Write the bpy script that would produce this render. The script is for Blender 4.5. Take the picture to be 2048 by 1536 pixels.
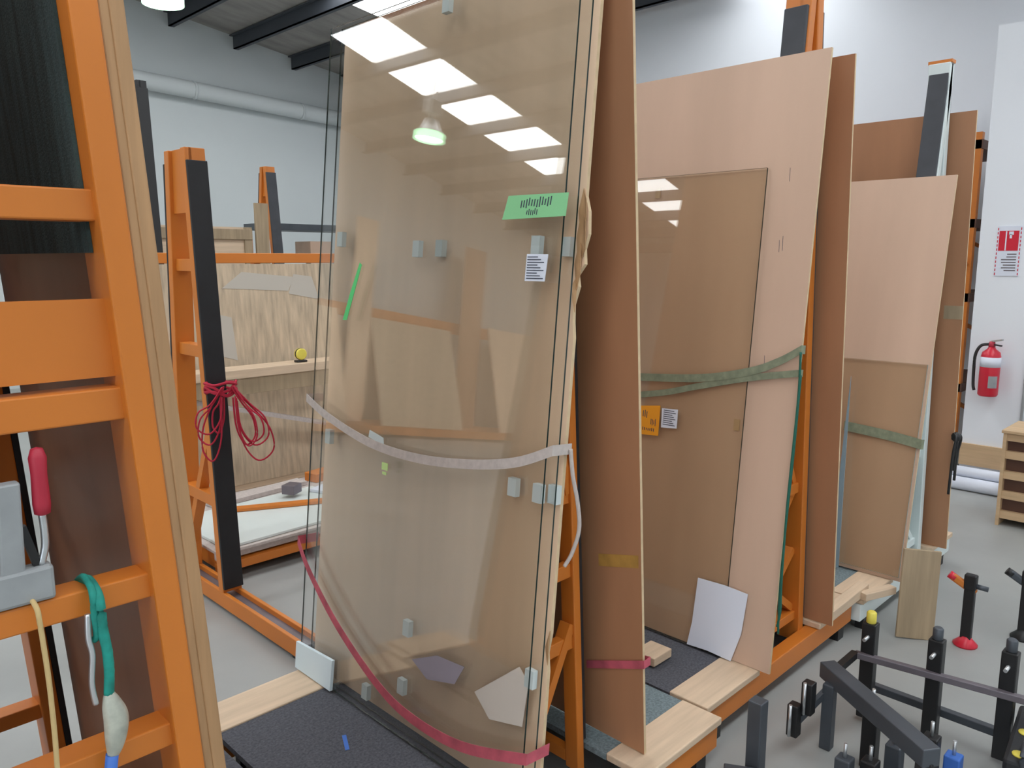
import bpy, bmesh, math, random
from mathutils import Vector, Matrix
random.seed(4)
S = bpy.context.scene
for o in list(bpy.data.objects): bpy.data.objects.remove(o)
COL = S.collection

# ------------------------------------------------------------------ camera
cam_d = bpy.data.cameras.new('camera'); cam = bpy.data.objects.new('camera', cam_d); COL.objects.link(cam)
cam_d.sensor_width = 36.0; cam_d.lens = 1580.0/2048.0*36.0; cam_d.clip_start = 0.05; cam_d.clip_end = 200
cam.location = (0, 0, 1.75)
cam.rotation_euler = (math.radians(90-9.0), 0, math.radians(-45.0))
S.camera = cam
# ------------------------------------------------------------------ world, exposure
W = bpy.data.worlds.new('overcast'); S.world = W; W.use_nodes = True
bg = W.node_tree.nodes['Background']; bg.inputs[0].default_value = (0.80, 0.90, 1.0, 1); bg.inputs[1].default_value = 2.4
SKY = 7.0            # radiance of the translucent roof sheets under the overcast sky
vs = S.view_settings
vs.view_transform = 'Standard'; vs.look = 'None'; vs.gamma = 1.0; vs.use_curve_mapping = False
vs.exposure = 0.2

# ------------------------------------------------------------------ materials
def mat(name, col, rough=0.6, metal=0.0, vary=0.0, scale=6.0, stretch=(1,1,1), col2=None, bump=0.0, bscale=80.0, spec=0.5, coat=0.0, sheen=0.0, detail=6.0):
    m = bpy.data.materials.new(name); m.use_nodes = True
    nt = m.node_tree; b = nt.nodes['Principled BSDF']
    b.inputs['Base Color'].default_value = (*col, 1); b.inputs['Roughness'].default_value = rough
    b.inputs['Metallic'].default_value = metal; b.inputs['Specular IOR Level'].default_value = spec
    b.inputs['Coat Weight'].default_value = coat
    tc = nt.nodes.new('ShaderNodeTexCoord')
    if vary > 0 or col2:
        mp = nt.nodes.new('ShaderNodeMapping'); mp.inputs['Scale'].default_value = stretch
        nz = nt.nodes.new('ShaderNodeTexNoise'); nz.inputs['Scale'].default_value = scale; nz.inputs['Detail'].default_value = detail
        nt.links.new(tc.outputs['Object'], mp.inputs[0]); nt.links.new(mp.outputs[0], nz.inputs['Vector'])
        rp = nt.nodes.new('ShaderNodeValToRGB'); rp.color_ramp.elements[0].position = 0.3; rp.color_ramp.elements[1].position = 0.7
        c2 = col2 if col2 else tuple(c*(1-vary) for c in col)
        c1 = col if col2 else tuple(min(1, c*(1+vary)) for c in col)
        rp.color_ramp.elements[0].color = (*c2, 1); rp.color_ramp.elements[1].color = (*c1, 1)
        nt.links.new(nz.outputs['Fac'], rp.inputs[0]); nt.links.new(rp.outputs[0], b.inputs['Base Color'])
    if bump > 0:
        nb = nt.nodes.new('ShaderNodeTexNoise'); nb.inputs['Scale'].default_value = bscale; nb.inputs['Detail'].default_value = 4
        bp = nt.nodes.new('ShaderNodeBump'); bp.inputs['Strength'].default_value = bump; bp.inputs['Distance'].default_value = 0.004
        nt.links.new(tc.outputs['Object'], nb.inputs['Vector']); nt.links.new(nb.outputs['Fac'], bp.inputs['Height']); nt.links.new(bp.outputs[0], b.inputs['Normal'])
    return m
def emit(name, col, st):
    m = bpy.data.materials.new(name); m.use_nodes = True; nt = m.node_tree; nt.nodes.clear()
    e = nt.nodes.new('ShaderNodeEmission'); e.inputs[0].default_value = (*col, 1); e.inputs[1].default_value = st
    o = nt.nodes.new('ShaderNodeOutputMaterial'); nt.links.new(e.outputs[0], o.inputs[0]); return m
def glass(name, tint=(0.995, 0.997, 0.99), f0=0.08, haze=0.0):
    m = bpy.data.materials.new(name); m.use_nodes = True; nt = m.node_tree; nt.nodes.clear()
    t = nt.nodes.new('ShaderNodeBsdfTransparent'); t.inputs[0].default_value = (*tint, 1)
    g = nt.nodes.new('ShaderNodeBsdfGlossy'); g.inputs['Roughness'].default_value = 0.015
    lw = nt.nodes.new('ShaderNodeLayerWeight'); lw.inputs[0].default_value = 0.5
    p = nt.nodes.new('ShaderNodeMath'); p.operation = 'POWER'; p.inputs[1].default_value = 5.0
    q = nt.nodes.new('ShaderNodeMath'); q.operation = 'MULTIPLY_ADD'; q.inputs[1].default_value = 1-f0; q.inputs[2].default_value = f0
    mx = nt.nodes.new('ShaderNodeMixShader'); o = nt.nodes.new('ShaderNodeOutputMaterial')
    nt.links.new(lw.outputs['Facing'], p.inputs[0]); nt.links.new(p.outputs[0], q.inputs[0]); nt.links.new(q.outputs[0], mx.inputs[0])
    nt.links.new(t.outputs[0], mx.inputs[1]); nt.links.new(g.outputs[0], mx.inputs[2]); nt.links.new(mx.outputs[0], o.inputs[0])
    return m
M = {}
M['mdf'] = mat('pink_board', (0.62, 0.43, 0.315), 0.55, vary=0.07, scale=2.2, stretch=(1, 2.2, 0.35))
M['mdf_tan'] = mat('tan_board', (0.78, 0.565, 0.39), 0.6, vary=0.09, scale=2.5, stretch=(1, 3.0, 0.25))
M['mdf_brown'] = mat('brown_board', (0.40, 0.195, 0.10), 0.5, vary=0.10, scale=3.0, stretch=(1, 2.0, 0.4))
M['mdf_edge'] = mat('board_edge', (0.62, 0.47, 0.29), 0.8, vary=0.08, scale=40)
M['ply'] = mat('plywood', (0.36, 0.27, 0.17), 0.55, vary=0.18, scale=5, stretch=(6, 6, 0.5))
M['pine'] = mat('pale_pine', (0.62, 0.47, 0.33), 0.65, vary=0.12, scale=5, stretch=(0.6, 7, 7))
M['pine_v'] = mat('pine_upright', (0.43, 0.25, 0.12), 0.6, vary=0.16, scale=6, stretch=(7, 7, 0.5))
M['orange'] = mat('orange_paint', (0.60, 0.185, 0.024), 0.42, vary=0.06, scale=3)
M['wpaint'] = mat('white_paint', (0.70, 0.78, 0.78), 0.45, vary=0.04, scale=4)
M['teal'] = mat('teal_sheet', (0.008, 0.085, 0.075), 0.6, vary=0.2, scale=5)
M['shade'] = mat('dark_green_cloth', (0.028, 0.052, 0.052), 0.9, vary=0.5, scale=14, stretch=(3, 3, 0.25), bump=0.6, bscale=220)
M['rubber'] = mat('black_rubber', (0.012, 0.013, 0.016), 0.6, vary=0.2, scale=10)
M['rubgrey'] = mat('charcoal_rubber', (0.052, 0.056, 0.066), 0.65, vary=0.12, scale=10)
M['carpet'] = mat('grey_carpet', (0.085, 0.088, 0.105), 0.95, vary=0.35, scale=120, stretch=(1, 1, 1), bump=0.7, bscale=260)
M['carpet_b'] = mat('blue_grey_carpet', (0.17, 0.22, 0.24), 0.95, vary=0.3, scale=110, bump=0.7, bscale=260)
M['floor'] = mat('concrete', (0.33, 0.34, 0.33), 0.42, vary=0.13, scale=1.3, bump=0.05, bscale=30, col2=None)
M['wall'] = mat('white_wall', (0.56, 0.595, 0.60), 0.75, vary=0.03, scale=0.8)
M['wallb'] = mat('white_plaster', (0.80, 0.83, 0.88), 0.7, vary=0.02, scale=1.0)
M['roof'] = mat('roof_foil', (0.30, 0.28, 0.26), 0.5, vary=0.25, scale=1.5, stretch=(1, 3, 1))
M['purlin'] = mat('dark_purlin', (0.055, 0.062, 0.075), 0.5, vary=0.1, scale=3)
M['steel'] = mat('dark_steel', (0.075, 0.085, 0.100), 0.45, metal=0.3, vary=0.15, scale=6)
M['steelm'] = mat('mauve_steel', (0.17, 0.15, 0.17), 0.45, metal=0.3, vary=0.15, scale=6)
M['zinc'] = mat('zinc', (0.62, 0.64, 0.66), 0.3, metal=0.8, vary=0.1, scale=20)
M['greym'] = mat('grey_metal', (0.33, 0.35, 0.36), 0.45, metal=0.2, vary=0.1, scale=15)
M['black'] = mat('black_metal', (0.012, 0.012, 0.013), 0.45)
M['red'] = mat('red_paint', (0.62, 0.02, 0.045), 0.35)
M['redh'] = mat('red_grip', (0.42, 0.02, 0.045), 0.5)
M['redcord'] = mat('red_cord', (0.45, 0.012, 0.04), 0.75)
M['pinkstrap'] = mat('pink_strap', (0.46, 0.085, 0.12), 0.75, vary=0.25, scale=18)
M['greystrap'] = mat('grey_strap', (0.52, 0.46, 0.43), 0.8, vary=0.10, scale=60)
M['greenstrap'] = mat('green_strap', (0.21, 0.235, 0.155), 0.8, vary=0.2, scale=40)
M['greencord'] = mat('green_cord', (0.006, 0.11, 0.075), 0.6)
M['tealcord'] = mat('teal_strap', (0.01, 0.26, 0.21), 0.7, vary=0.3, scale=30)
M['bluetape'] = mat('blue_tape', (0.05, 0.16, 0.55), 0.5)
M['yellow'] = mat('yellow_plastic', (0.78, 0.66, 0.10), 0.45)
M['yelltape'] = mat('faded_yellow_tape', (0.42, 0.23, 0.05), 0.6, vary=0.15, scale=30)
M['paper'] = mat('white_paper', (0.72, 0.76, 0.86), 0.8)
M['paperw'] = mat('cream_paper', (0.74, 0.66, 0.60), 0.8)
M['lilac'] = mat('lilac_patch', (0.42, 0.37, 0.45), 0.8)
M['ink'] = mat('ink', (0.05, 0.06, 0.09), 0.8)
M['green'] = mat('green_label', (0.26, 0.62, 0.30), 0.75)
M['greenpen'] = mat('green_tape', (0.10, 0.65, 0.20), 0.6)
M['lime'] = mat('lime_sticker', (0.55, 0.75, 0.30), 0.7)
M['orlabel'] = mat('orange_label', (0.85, 0.34, 0.01), 0.75)
M['pad'] = mat('foam_spacer', (0.56, 0.62, 0.62), 0.8)
M['foam'] = mat('pale_blue_foam', (0.68, 0.80, 0.86), 0.8)
M['gedge'] = mat('glass_edge', (0.006, 0.020, 0.018), 0.2)
M['gedge_l'] = mat('pale_glass_edge', (0.20, 0.34, 0.34), 0.2)
M['glass'] = glass('clear_glass')
M['glassb'] = glass('bronze_glass', tint=(0.955, 0.945, 0.905), f0=0.065)
M['skygl'] = mat('sky_reflection_glass', (0.22, 0.32, 0.38), 0.15, spec=0.7)  # blue grey stands in for sky reflected in the glass
M['melam'] = mat('white_melamine', (0.66, 0.72, 0.70), 0.4, vary=0.05, scale=2)
M['osb'] = mat('streaked_particleboard', (0.52, 0.41, 0.29), 0.7, vary=0.22, scale=7, stretch=(5, 5, 0.6), bump=0.1)
M['greypatch'] = mat('grey_smear', (0.50, 0.46, 0.40), 0.8)
M['twine'] = mat('beige_twine', (0.58, 0.43, 0.20), 0.85)
M['plastic'] = mat('clear_bag', (0.45, 0.47, 0.40), 0.35, vary=0.3, scale=25)
M['lampbody'] = mat('lamp_alu', (0.62, 0.64, 0.64), 0.35, metal=0.4)
M['lampglow'] = emit('lamp_glow', (0.62, 1.0, 0.66), 22.0)
M['lampdiff'] = emit('lamp_shade_glow', (0.45, 0.90, 0.55), 5.0)
M['sky'] = emit('skylight_sheet', (0.95, 0.98, 1.0), SKY)
M['flash'] = mat('skirt_wood', (0.55, 0.38, 0.22), 0.6, vary=0.1, scale=6, stretch=(7, 0.6, 7))
M['darkwood'] = mat('dark_shelf', (0.10, 0.045, 0.028), 0.6)

# ------------------------------------------------------------------ geometry helpers
class MB:
    def __init__(s): s.bm = bmesh.new()
    def box(s, x0, x1, y0, y1, z0, z1, mi=0):
        v = [s.bm.verts.new(p) for p in ((x0,y0,z0),(x1,y0,z0),(x1,y1,z0),(x0,y1,z0),(x0,y0,z1),(x1,y0,z1),(x1,y1,z1),(x0,y1,z1))]
        for f in ((0,3,2,1),(4,5,6,7),(0,1,5,4),(1,2,6,5),(2,3,7,6),(3,0,4,7)):
            s.bm.faces.new([v[i] for i in f]).material_index = mi
        return s
    def hexa(s, pts, mi=0):                      # eight corners, bottom ring then top ring
        v = [s.bm.verts.new(p) for p in pts]
        for f in ((0,3,2,1),(4,5,6,7),(0,1,5,4),(1,2,6,5),(2,3,7,6),(3,0,4,7)):
            s.bm.faces.new([v[i] for i in f]).material_index = mi
        return s
    def prism(s, ring, d, mi=0):                 # planar ring pushed along d
        d = Vector(d); a = [s.bm.verts.new(p) for p in ring]; b = [s.bm.verts.new(Vector(p)+d) for p in ring]; n = len(ring)
        s.bm.faces.new(a[::-1]).material_index = mi; s.bm.faces.new(b).material_index = mi
        for i in range(n): s.bm.faces.new([a[i], a[(i+1) % n], b[(i+1) % n], b[i]]).material_index = mi
        return s
    def bar(s, a, b, w, h, up=(0,0,1), mi=0):    # rectangular bar from a to b
        a = Vector(a); b = Vector(b); t = (b-a).normalized(); up = Vector(up)
        r = t.cross(up); r = r.normalized() if r.length > 1e-5 else Vector((1,0,0)); u = r.cross(t).normalized()
        ring = lambda c: [c + r*(w/2)*i + u*(h/2)*j for i, j in ((-1,-1),(1,-1),(1,1),(-1,1))]
        return s.hexa([*ring(a), *ring(b)], mi)
    def tube(s, pts, r, n=8, mi=0):
        pts = [Vector(p) for p in pts]; rings = []
        rs = r if isinstance(r, (list, tuple)) else [r]*len(pts)
        ref = None
        for i, p in enumerate(pts):
            t = (pts[min(i+1, len(pts)-1)] - pts[max(i-1, 0)]).normalized()
            if ref is None: ref = Vector((0,0,1)) if abs(t.z) < .9 else Vector((1,0,0))
            a = t.cross(ref); a = a.normalized() if a.length > 1e-5 else t.orthogonal().normalized(); b = t.cross(a).normalized(); ref = -b if False else ref
            rings.append([s.bm.verts.new(p + (a*math.cos(2*math.pi*k/n) + b*math.sin(2*math.pi*k/n))*rs[i]) for k in range(n)])
        for i in range(len(rings)-1):
            for k in range(n):
                f = s.bm.faces.new([rings[i][k], rings[i][(k+1) % n], rings[i+1][(k+1) % n], rings[i+1][k]]); f.material_index = mi; f.smooth = True
        s.bm.faces.new(rings[0][::-1]).material_index = mi; s.bm.faces.new(rings[-1]).material_index = mi
        return s
    def lathe(s, prof, c=(0,0,0), n=24, mi=0):
        c = Vector(c); rings = []
        for r, z in prof: rings.append([s.bm.verts.new(c + Vector((r*math.cos(2*math.pi*k/n), r*math.sin(2*math.pi*k/n), z))) for k in range(n)])
        for i in range(len(rings)-1):
            for k in range(n):
                f = s.bm.faces.new([rings[i][k], rings[i][(k+1) % n], rings[i+1][(k+1) % n], rings[i+1][k]]); f.material_index = mi; f.smooth = True
        if prof[0][0] > 1e-4: s.bm.faces.new(rings[0][::-1]).material_index = mi
        if prof[-1][0] > 1e-4: s.bm.faces.new(rings[-1]).material_index = mi
        return s
    def ribbon(s, pts, wv, th, nrm, mi=0):       # flat strap: centre line pts, half width vectors wv, thickness along nrm
        n = len(pts); R = []
        for i, p in enumerate(pts):
            p = Vector(p); w = Vector(wv[i] if isinstance(wv, list) else wv); q = Vector(nrm[i] if isinstance(nrm, list) else nrm)*th
            R.append([s.bm.verts.new(p-w), s.bm.verts.new(p+w), s.bm.verts.new(p+w+q), s.bm.verts.new(p-w+q)])
        for i in range(n-1):
            for k in range(4): s.bm.faces.new([R[i][k], R[i][(k+1) % 4], R[i+1][(k+1) % 4], R[i+1][k]]).material_index = mi
        s.bm.faces.new(R[0][::-1]).material_index = mi; s.bm.faces.new(R[-1]).material_index = mi
        return s
    def build(s, name, m, parent=None, bevel=0.0):
        bmesh.ops.recalc_face_normals(s.bm, faces=s.bm.faces)
        me = bpy.data.meshes.new(name); s.bm.to_mesh(me); s.bm.free()
        for x in (m if isinstance(m, (list, tuple)) else [m]): me.materials.append(M[x])
        o = bpy.data.objects.new(name, me); COL.objects.link(o)
        if parent is not None:
            o.parent = parent; o.matrix_parent_inverse = parent.matrix_world.inverted() if parent.type != 'EMPTY' else Matrix.Translation(-parent.location)
        if bevel > 0:
            b = o.modifiers.new('bevel', 'BEVEL'); b.width = bevel; b.segments = 2; b.limit_method = 'ANGLE'
        return o
def tag(o, label, cat, group=None, kind=None):
    o['label'] = label; o['category'] = cat
    if group: o['group'] = group
    if kind: o['kind'] = kind
    return o
def thing(name, label, cat, loc=(0,0,0), group=None):
    o = bpy.data.objects.new(name, None); COL.objects.link(o); o.location = loc; o.empty_display_size = 0.1
    return tag(o, label, cat, group)
def struct(o, label=None):
    o['kind'] = 'structure'
    if label: o['label'] = label
    return o
def curve_pts(P, n=6):                           # Catmull-Rom through points
    P = [Vector(p) for p in P]; out = []
    for i in range(len(P)-1):
        a, b, c, d = P[max(i-1,0)], P[i], P[i+1], P[min(i+2, len(P)-1)]
        for k in range(n):
            t = k/n; out.append(0.5*((2*b) + (c-a)*t + (2*a-5*b+4*c-d)*t*t + (3*b-a-3*c+d)*t**3))
    out.append(P[-1]); return out
class Lean:                                      # plane that leans in x: bottom (x,z), top (x,z); local u = y, v = up the slope
    def __init__(s, b, t):
        s.b = Vector((b[0], 0, b[1])); v = Vector((t[0]-b[0], 0, t[1]-b[1])); s.L = v.length; s.v = v.normalized()
        s.n = Vector((-s.v.z, 0, s.v.x))         # towards -x and up
    def at(s, u, v, off=0.0): return s.b + s.v*v + s.n*off + Vector((0, u, 0))
def sheet(pl, u0, u1, v0, v1, th, off=0.0):      # slab whose -x face lies at off, thickness away from -x
    m = MB()
    a = [pl.at(u0,v0,off), pl.at(u1,v0,off), pl.at(u1,v0,off-th), pl.at(u0,v0,off-th)]
    b = [pl.at(u0,v1,off), pl.at(u1,v1,off), pl.at(u1,v1,off-th), pl.at(u0,v1,off-th)]
    m.hexa([*a, *b]); 
    m.bm.faces.ensure_lookup_table()
    for i in (0, 1, 3, 5): m.bm.faces[i].material_index = 1   # four narrow edges
    return m
def decal(pl, ring, off, th=0.0015): 
    m = MB(); m.prism([pl.at(u, v, off) for u, v in ring], pl.n*th); return m

# ------------------------------------------------------------------ the shed
XW, XE, YS, YN = -10.0, 8.5, -8.0, 12.3
RX, RZ = 0.785, 5.97
def roof_z(x): return 6.0+.145*(x-1.0) if x < RX else 4.85+.145*(8.5-x)
struct(MB().box(XW, XE, YS, YN, -0.2, 0.0).build('floor', 'floor'), 'smooth grey concrete workshop floor')
def gable(y0, y1, name, label):
    m = MB(); m.prism([(XW-.2, y0, -.2), (XE+.2, y0, -.2), (XE+.2, y0, roof_z(XE)+.1), (RX, y0, RZ+.1), (XW-.2, y0, roof_z(XW)+.1)], (0, y1-y0, 0))
    return struct(m.build(name, 'wall'), label)
gable(YN, YN+.2, 'wall_north', 'white painted gable wall behind the racks')
gable(YS-.2, YS, 'wall_south', 'white painted gable wall')
struct(MB().box(XE, XE+.2, YS, YN, -.2, roof_z(XE)+.05).build('wall_east', 'wallb'), 'tall white wall behind the leaning boards')
# west wall with an unseen door opening added to let daylight in
m = MB(); zt = roof_z(XW)+.05
m.box(XW-.2, XW, YS, -6.0, -.2, zt).box(XW-.2, XW, 0.5, YN, -.2, zt).box(XW-.2, XW, -6.0, 0.5, 3.9, zt)
struct(m.build('wall_west', 'wall'), 'white side wall with an unseen roller door opening added for daylight')
# roof: opaque sheeting between translucent strips; all but the last unseen, added for light
strips = [(-6.4, -5.2), (-1.1, 0.05), (3.65, 4.8), (8.4, 9.55)]
def roof_piece(mb, y0, y1, xa, xb, t=0.06):
    mb.hexa([(xa,y0,roof_z(xa)),(xb,y0,roof_z(xb)),(xb,y1,roof_z(xb)),(xa,y1,roof_z(xa)),(xa,y0,roof_z(xa)+t),(xb,y0,roof_z(xb)+t),(xb,y1,roof_z(xb)+t),(xa,y1,roof_z(xa)+t)])
m = MB(); ys = [YS] + [v for s in strips for v in s] + [YN]
for i in range(0, len(ys), 2):
    roof_piece(m, ys[i], ys[i+1], XW, RX-1e-4); roof_piece(m, ys[i], ys[i+1], RX+1e-4, XE)
ceil = struct(m.build('ceiling', 'roof'), 'sloping foil lined shed roof')
n = 0
for a, b in strips:
    for xa, xb in ((XW, RX-.2), (RX+.2, XE)):
        n += 1; m = MB(); roof_piece(m, a, b, xa, xb, .02); struct(m.build('window_%d' % n, 'sky'), 'translucent white skylight strip down the roof slope, unseen ones added for light')
m = MB()
for a, b in strips: m.box(RX-.2, RX+.2, a, b, RZ-.02, RZ+.06)
m.build('ridge_cap', 'roof', ceil)
px = [5.145+1.0*k for k in range(-4, 4)] + [-2.98-.93*k for k in range(-4, 8)]
for x in px:
    z = roof_z(x); m = MB()
    m.box(x-.012, x+.012, YS, YN, z-.20, z).box(x-.012, x+.07, YS, YN, z-.20, z-.185).box(x-.07, x+.012, YS, YN, z-.015, z)
    m.build('purlin', 'purlin', ceil)
# office box at the right
m = MB(); m.box(6.82, XE, -4.0, 1.80, 0, 3.43); struct(m.build('wall_office', 'wallb', None), 'white partition wall carrying the fire extinguisher')
struct(MB().box(6.795, 6.82, -4.0, 1.80, 0.15, 0.32).build('baseboard_office', 'flash'), 'brown timber skirting along the white partition')
struct(MB().box(6.80, 6.82, 1.40, 1.416, .34, 3.43).build('trim_1', 'greym'), 'thin grey joint strip on the white partition')
# horizontal duct along the far wall
m = MB(); m.tube([(2.0, 12.17, 4.40), (4.83, 12.17, 4.28), (7.75, 12.17, 4.15), (8.45, 12.17, 4.12)], .125, 14)
duct = tag(m.build('wall_duct', 'wall'), 'round white duct running along the far gable wall', 'duct')
for x in (3.6, 5.4, 7.2):
    z = 4.28 - (x-4.83)*.0445; MB().lathe([(.135, -.02), (.135, .02)], n=14).build('duct_clip', 'wall', duct).matrix_local = Matrix.Translation((x, 12.17, z)) @ Matrix.Rotation(math.pi/2, 4, 'Y')

# high bay lamps
def lamp(x, y, z, label):
    t = thing('high_bay_lamp', label, 'lamp', (x, y, z), 'high bay lamps under the roof')
    MB().lathe([(.05, .21), (.075, .21), (.15, .05), (.19, .02), (.14, .05), (.06, .20)], (x, y, z), 28).build('reflector', 'lampbody', t)
    MB().lathe([(.185, .03), (.20, .02), (.20, -.07), (.192, -.07), (.18, .02)], (x, y, z), 28).build('diffuser_ring', 'lampdiff', t)
    MB().lathe([(.0, -.045), (.17, -.045), (.17, -.03), (0, -.03)], (x, y, z), 28).build('lens', 'lampglow', t)
    MB().box(x-.10, x+.10, y-.08, y+.08, z+.28, z+.46).build('ballast_box', 'lampbody', t, .01)
    m = MB()
    for s in (-.03, .03): m.bar((x+s, y, z+.16), (x+s, y, z+.29), .012, .012)
    m.build('bracket', 'lampbody', t)
    MB().tube([(x, y, z+.46), (x, y, roof_z(x)-.02)], .012, 6).build('drop_rod', 'lampbody', t)
lamp(-3.35, 8.56, 4.42, 'lit green white high bay lamp mirrored in the large glass sheet')
lamp(3.51, 8.50, 4.36, 'lit green white high bay lamp at the top left edge')

# ------------------------------------------------------------------ A-frame glass racks, right-hand row
def lerp(a, b, t): return a+(b-a)*t
def aframe(name, label, cx, xl, xr, yf, depth, apex, paint, padm, platform, bars, braces, platz=.18, backing=None, zl=(.18, 2.6), leg_w=.045, yside=1.27, yfar=2.60, slot=True, padright=True, half=.645, carpets=('carpet','carpet'), plates=(), leg_d=.10):
    """A-frame along y; xl / xr = outer x of left / right padded legs at z=zl[0], zl[1]"""
    t = thing(name, label, 'rack', (cx, yf+.6, 0))
    L = lambda z: lerp(xl[0], xl[1], (z-zl[0])/(zl[1]-zl[0])); R = lambda z: lerp(xr[0], xr[1], (z-zl[0])/(zl[1]-zl[0]))
    pt = .018
    for fi, y0 in enumerate((yf, yf+depth)):
        y1 = y0+leg_d; near = fi == 0
        for side, fn, s in ((0, L, 1), (1, R, -1)):
            a = fn(.10)+s*pt; b = fn(apex)+s*pt; w = s*leg_w
            MB().hexa([(a,y0,.10),(a+w,y0,.10),(a+w,y1,.10),(a,y1,.10),(b,y0,apex),(b+w,y0,apex),(b+w,y1,apex),(b,y1,apex)]).build('leg', paint, t, .004)
            if side == 0 or padright:
                a = fn(.20); b = fn(apex-.05); w = s*pt
                MB().hexa([(a,y0+.005,.20),(a+w,y0+.005,.20),(a+w,y1-.005,.20),(a,y1-.005,.20),(b,y0+.005,apex-.05),(b+w,y0+.005,apex-.05),(b+w,y1-.005,apex-.05),(b,y1-.005,apex-.05)]).build('leg_pad' if padm != 'pine_v' else 'timber_pad', padm if (near or padm != 'pine_v') else 'rubber', t, .003)
        # apex gusset with a slot
        za = apex-.28; g = .012
        MB().hexa([(L(za)+pt,y0+.03,za),(R(za)-pt,y0+.03,za),(R(za)-pt,y0+.03+g,za),(L(za)+pt,y0+.03+g,za),(L(apex)+pt,y0+.03,apex),(R(apex)-pt,y0+.03,apex),(R(apex)-pt,y0+.03+g,apex),(L(apex)+pt,y0+.03+g,apex)]).build('gusset', paint, t)
        MB().box(L(apex)+pt, R(apex)-pt, y0, y1, apex-.012, apex).build('apex_cap', paint, t)
        for z, h in bars:
            a, b = L(z)+pt+leg_w-.004, R(z)-pt-leg_w+.004
            if b-a > .02: MB().box(a, b, y0+.02*leg_d/.1, y1-.02*leg_d/.1, z-h/2, z+h/2).build('cross_bar', paint, t, .003)
        for z, h in plates:
            if near: MB().box(L(z)+pt+leg_w-.004, R(z)-pt-leg_w+.004, y0+.035, y0+.047, z-h/2, z+h/2).build('web_plate', paint, t)
        for (sa, za_), (sb, zb_) in braces:
            pa = (L(za_)+pt+leg_w if sa == 0 else R(za_)-pt-leg_w, y0+leg_d/2, za_); pb = (L(zb_)+pt+leg_w if sb == 0 else R(zb_)-pt-leg_w, y0+leg_d/2, zb_)
            MB().bar(pa, pb, .03, .04, (0,1,0)).build('brace', paint, t)
        yb = (yside+.012, yside+.072) if near else (y0, y1)
        MB().box(cx-half+.005, cx+half-.005, *yb, .065, .152).build('base_rail', paint, t, .004)
        for fx in (cx-half+.08, cx+half-.12):
            MB().box(fx, fx+.06, yb[0]+.01, yb[1]-.01, 0, .065).build('foot', 'black', t)
    # ties between the two end frames
    for sgn, fn in ((1, L), (-1, R)):
        for z in (.14, apex*.55):
            x = fn(z)+sgn*(pt+leg_w/2); MB().box(x-.016, x+.016, yf+leg_d, yf+depth, z-.02, z+.02).build('tie_bar', paint, t)
    if backing:
        zb0, zb1 = backing[1], backing[2]
        xa = (L(zb0)+R(zb0))/2
        MB().box(xa-.004, xa+.004, yf+.11, yf+depth-.01, zb0, zb1).build('backing_sheet', backing[0], t)
    if platform:
        for side, (a, b) in enumerate(((cx-half, L(.16)-.004 if platform != 'full' else cx), (R(.16)+.004, cx+half))):
            for (p0, p1) in ((yside, yside+.16), (yfar-.18, yfar)):
                MB().box(a+.003, b, p0, p1, .154, platz).build('plank', 'pine', t, .004)
            MB().box(a+.003, b, yside+.16, yfar-.18, .154, platz-.006).build('carpet', carpets[side], t)
    return t, L, R

# R0 - left foreground rack with timber pad
r0, L0, R0 = aframe('glass_rack', 'orange rack at the left edge with a pale timber strip on its leg', .36, (.0, .20), (.61, .455), 1.37, 1.08, 2.85, 'orange', 'pine_v', True,
    [(1.835, .05), (1.51, .055), (1.18, .045), (.885, .045), (.45, .045)], [((0, .42), (1, .15))], leg_w=.045, yfar=2.70, yside=1.30, plates=[(1.62, .13)], half=.64)
for o in r0.children:
    if o.name.startswith('timber_pad') : o['label'] = 'pale pine strip screwed along the leg'
# thicker pine strip on the near +x leg
a, b = R0(.2), R0(2.8)
MB().hexa([(a-.002,1.372,.2),(a+.022,1.372,.2),(a+.022,1.465,.2),(a-.002,1.465,.2),(b-.002,1.372,2.8),(b+.022,1.372,2.8),(b+.022,1.465,2.8),(b-.002,1.465,2.8)]).build('timber_pad', 'pine_v', r0, .003)
# dark green cloth in the upper half
m = MB(); a, b = R0(1.76)-.0695, R0(2.8)-.0695
m.hexa([(a,1.42,1.76),(a+.006,1.42,1.76),(a+.006,2.44,1.76),(a,2.44,1.76),(b,1.42,2.8),(b+.006,1.42,2.8),(b+.006,2.44,2.8),(b,2.44,2.8)])
m.build('cloth_panel', 'shade', r0)['label'] = 'dark green woven cloth panel'
pl = Lean((.636, .18), (.505, 2.2))
tag(sheet(pl, 1.50, 2.46, 0, 1.72, .010).build('leaning_board', ['mdf_brown', 'mdf_edge']), 'dark brown board seen through the left foreground rack', 'board')

pl = Lean((-.055, .182), (.165, 2.5))  # unseen board, added to keep side light out of the rack
tag(sheet(pl, 1.40, 2.50, 0, 2.30, .011).build('leaning_board', ['mdf_brown', 'mdf_edge']), 'unseen brown board added to block light into the left foreground rack', 'board')
# R1
r1, L1, R1 = aframe('glass_rack', 'orange rack holding the large glass sheet in the middle', 1.66, (1.528, 1.703), (1.850, 1.755), 1.50, .92, 1.9, 'orange', 'rubber', True,
    [(1.30, .045), (1.04, .045), (.80, .045), (.56, .045)], [((1, .62), (0, .25)), ((1, 1.05), (0, 1.30))], zl=(.18, 1.9), leg_w=.032, backing=('teal', .2, 1.2), yside=1.27, carpets=('carpet', 'carpet_b'), half=.64, leg_d=.055)
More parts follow.
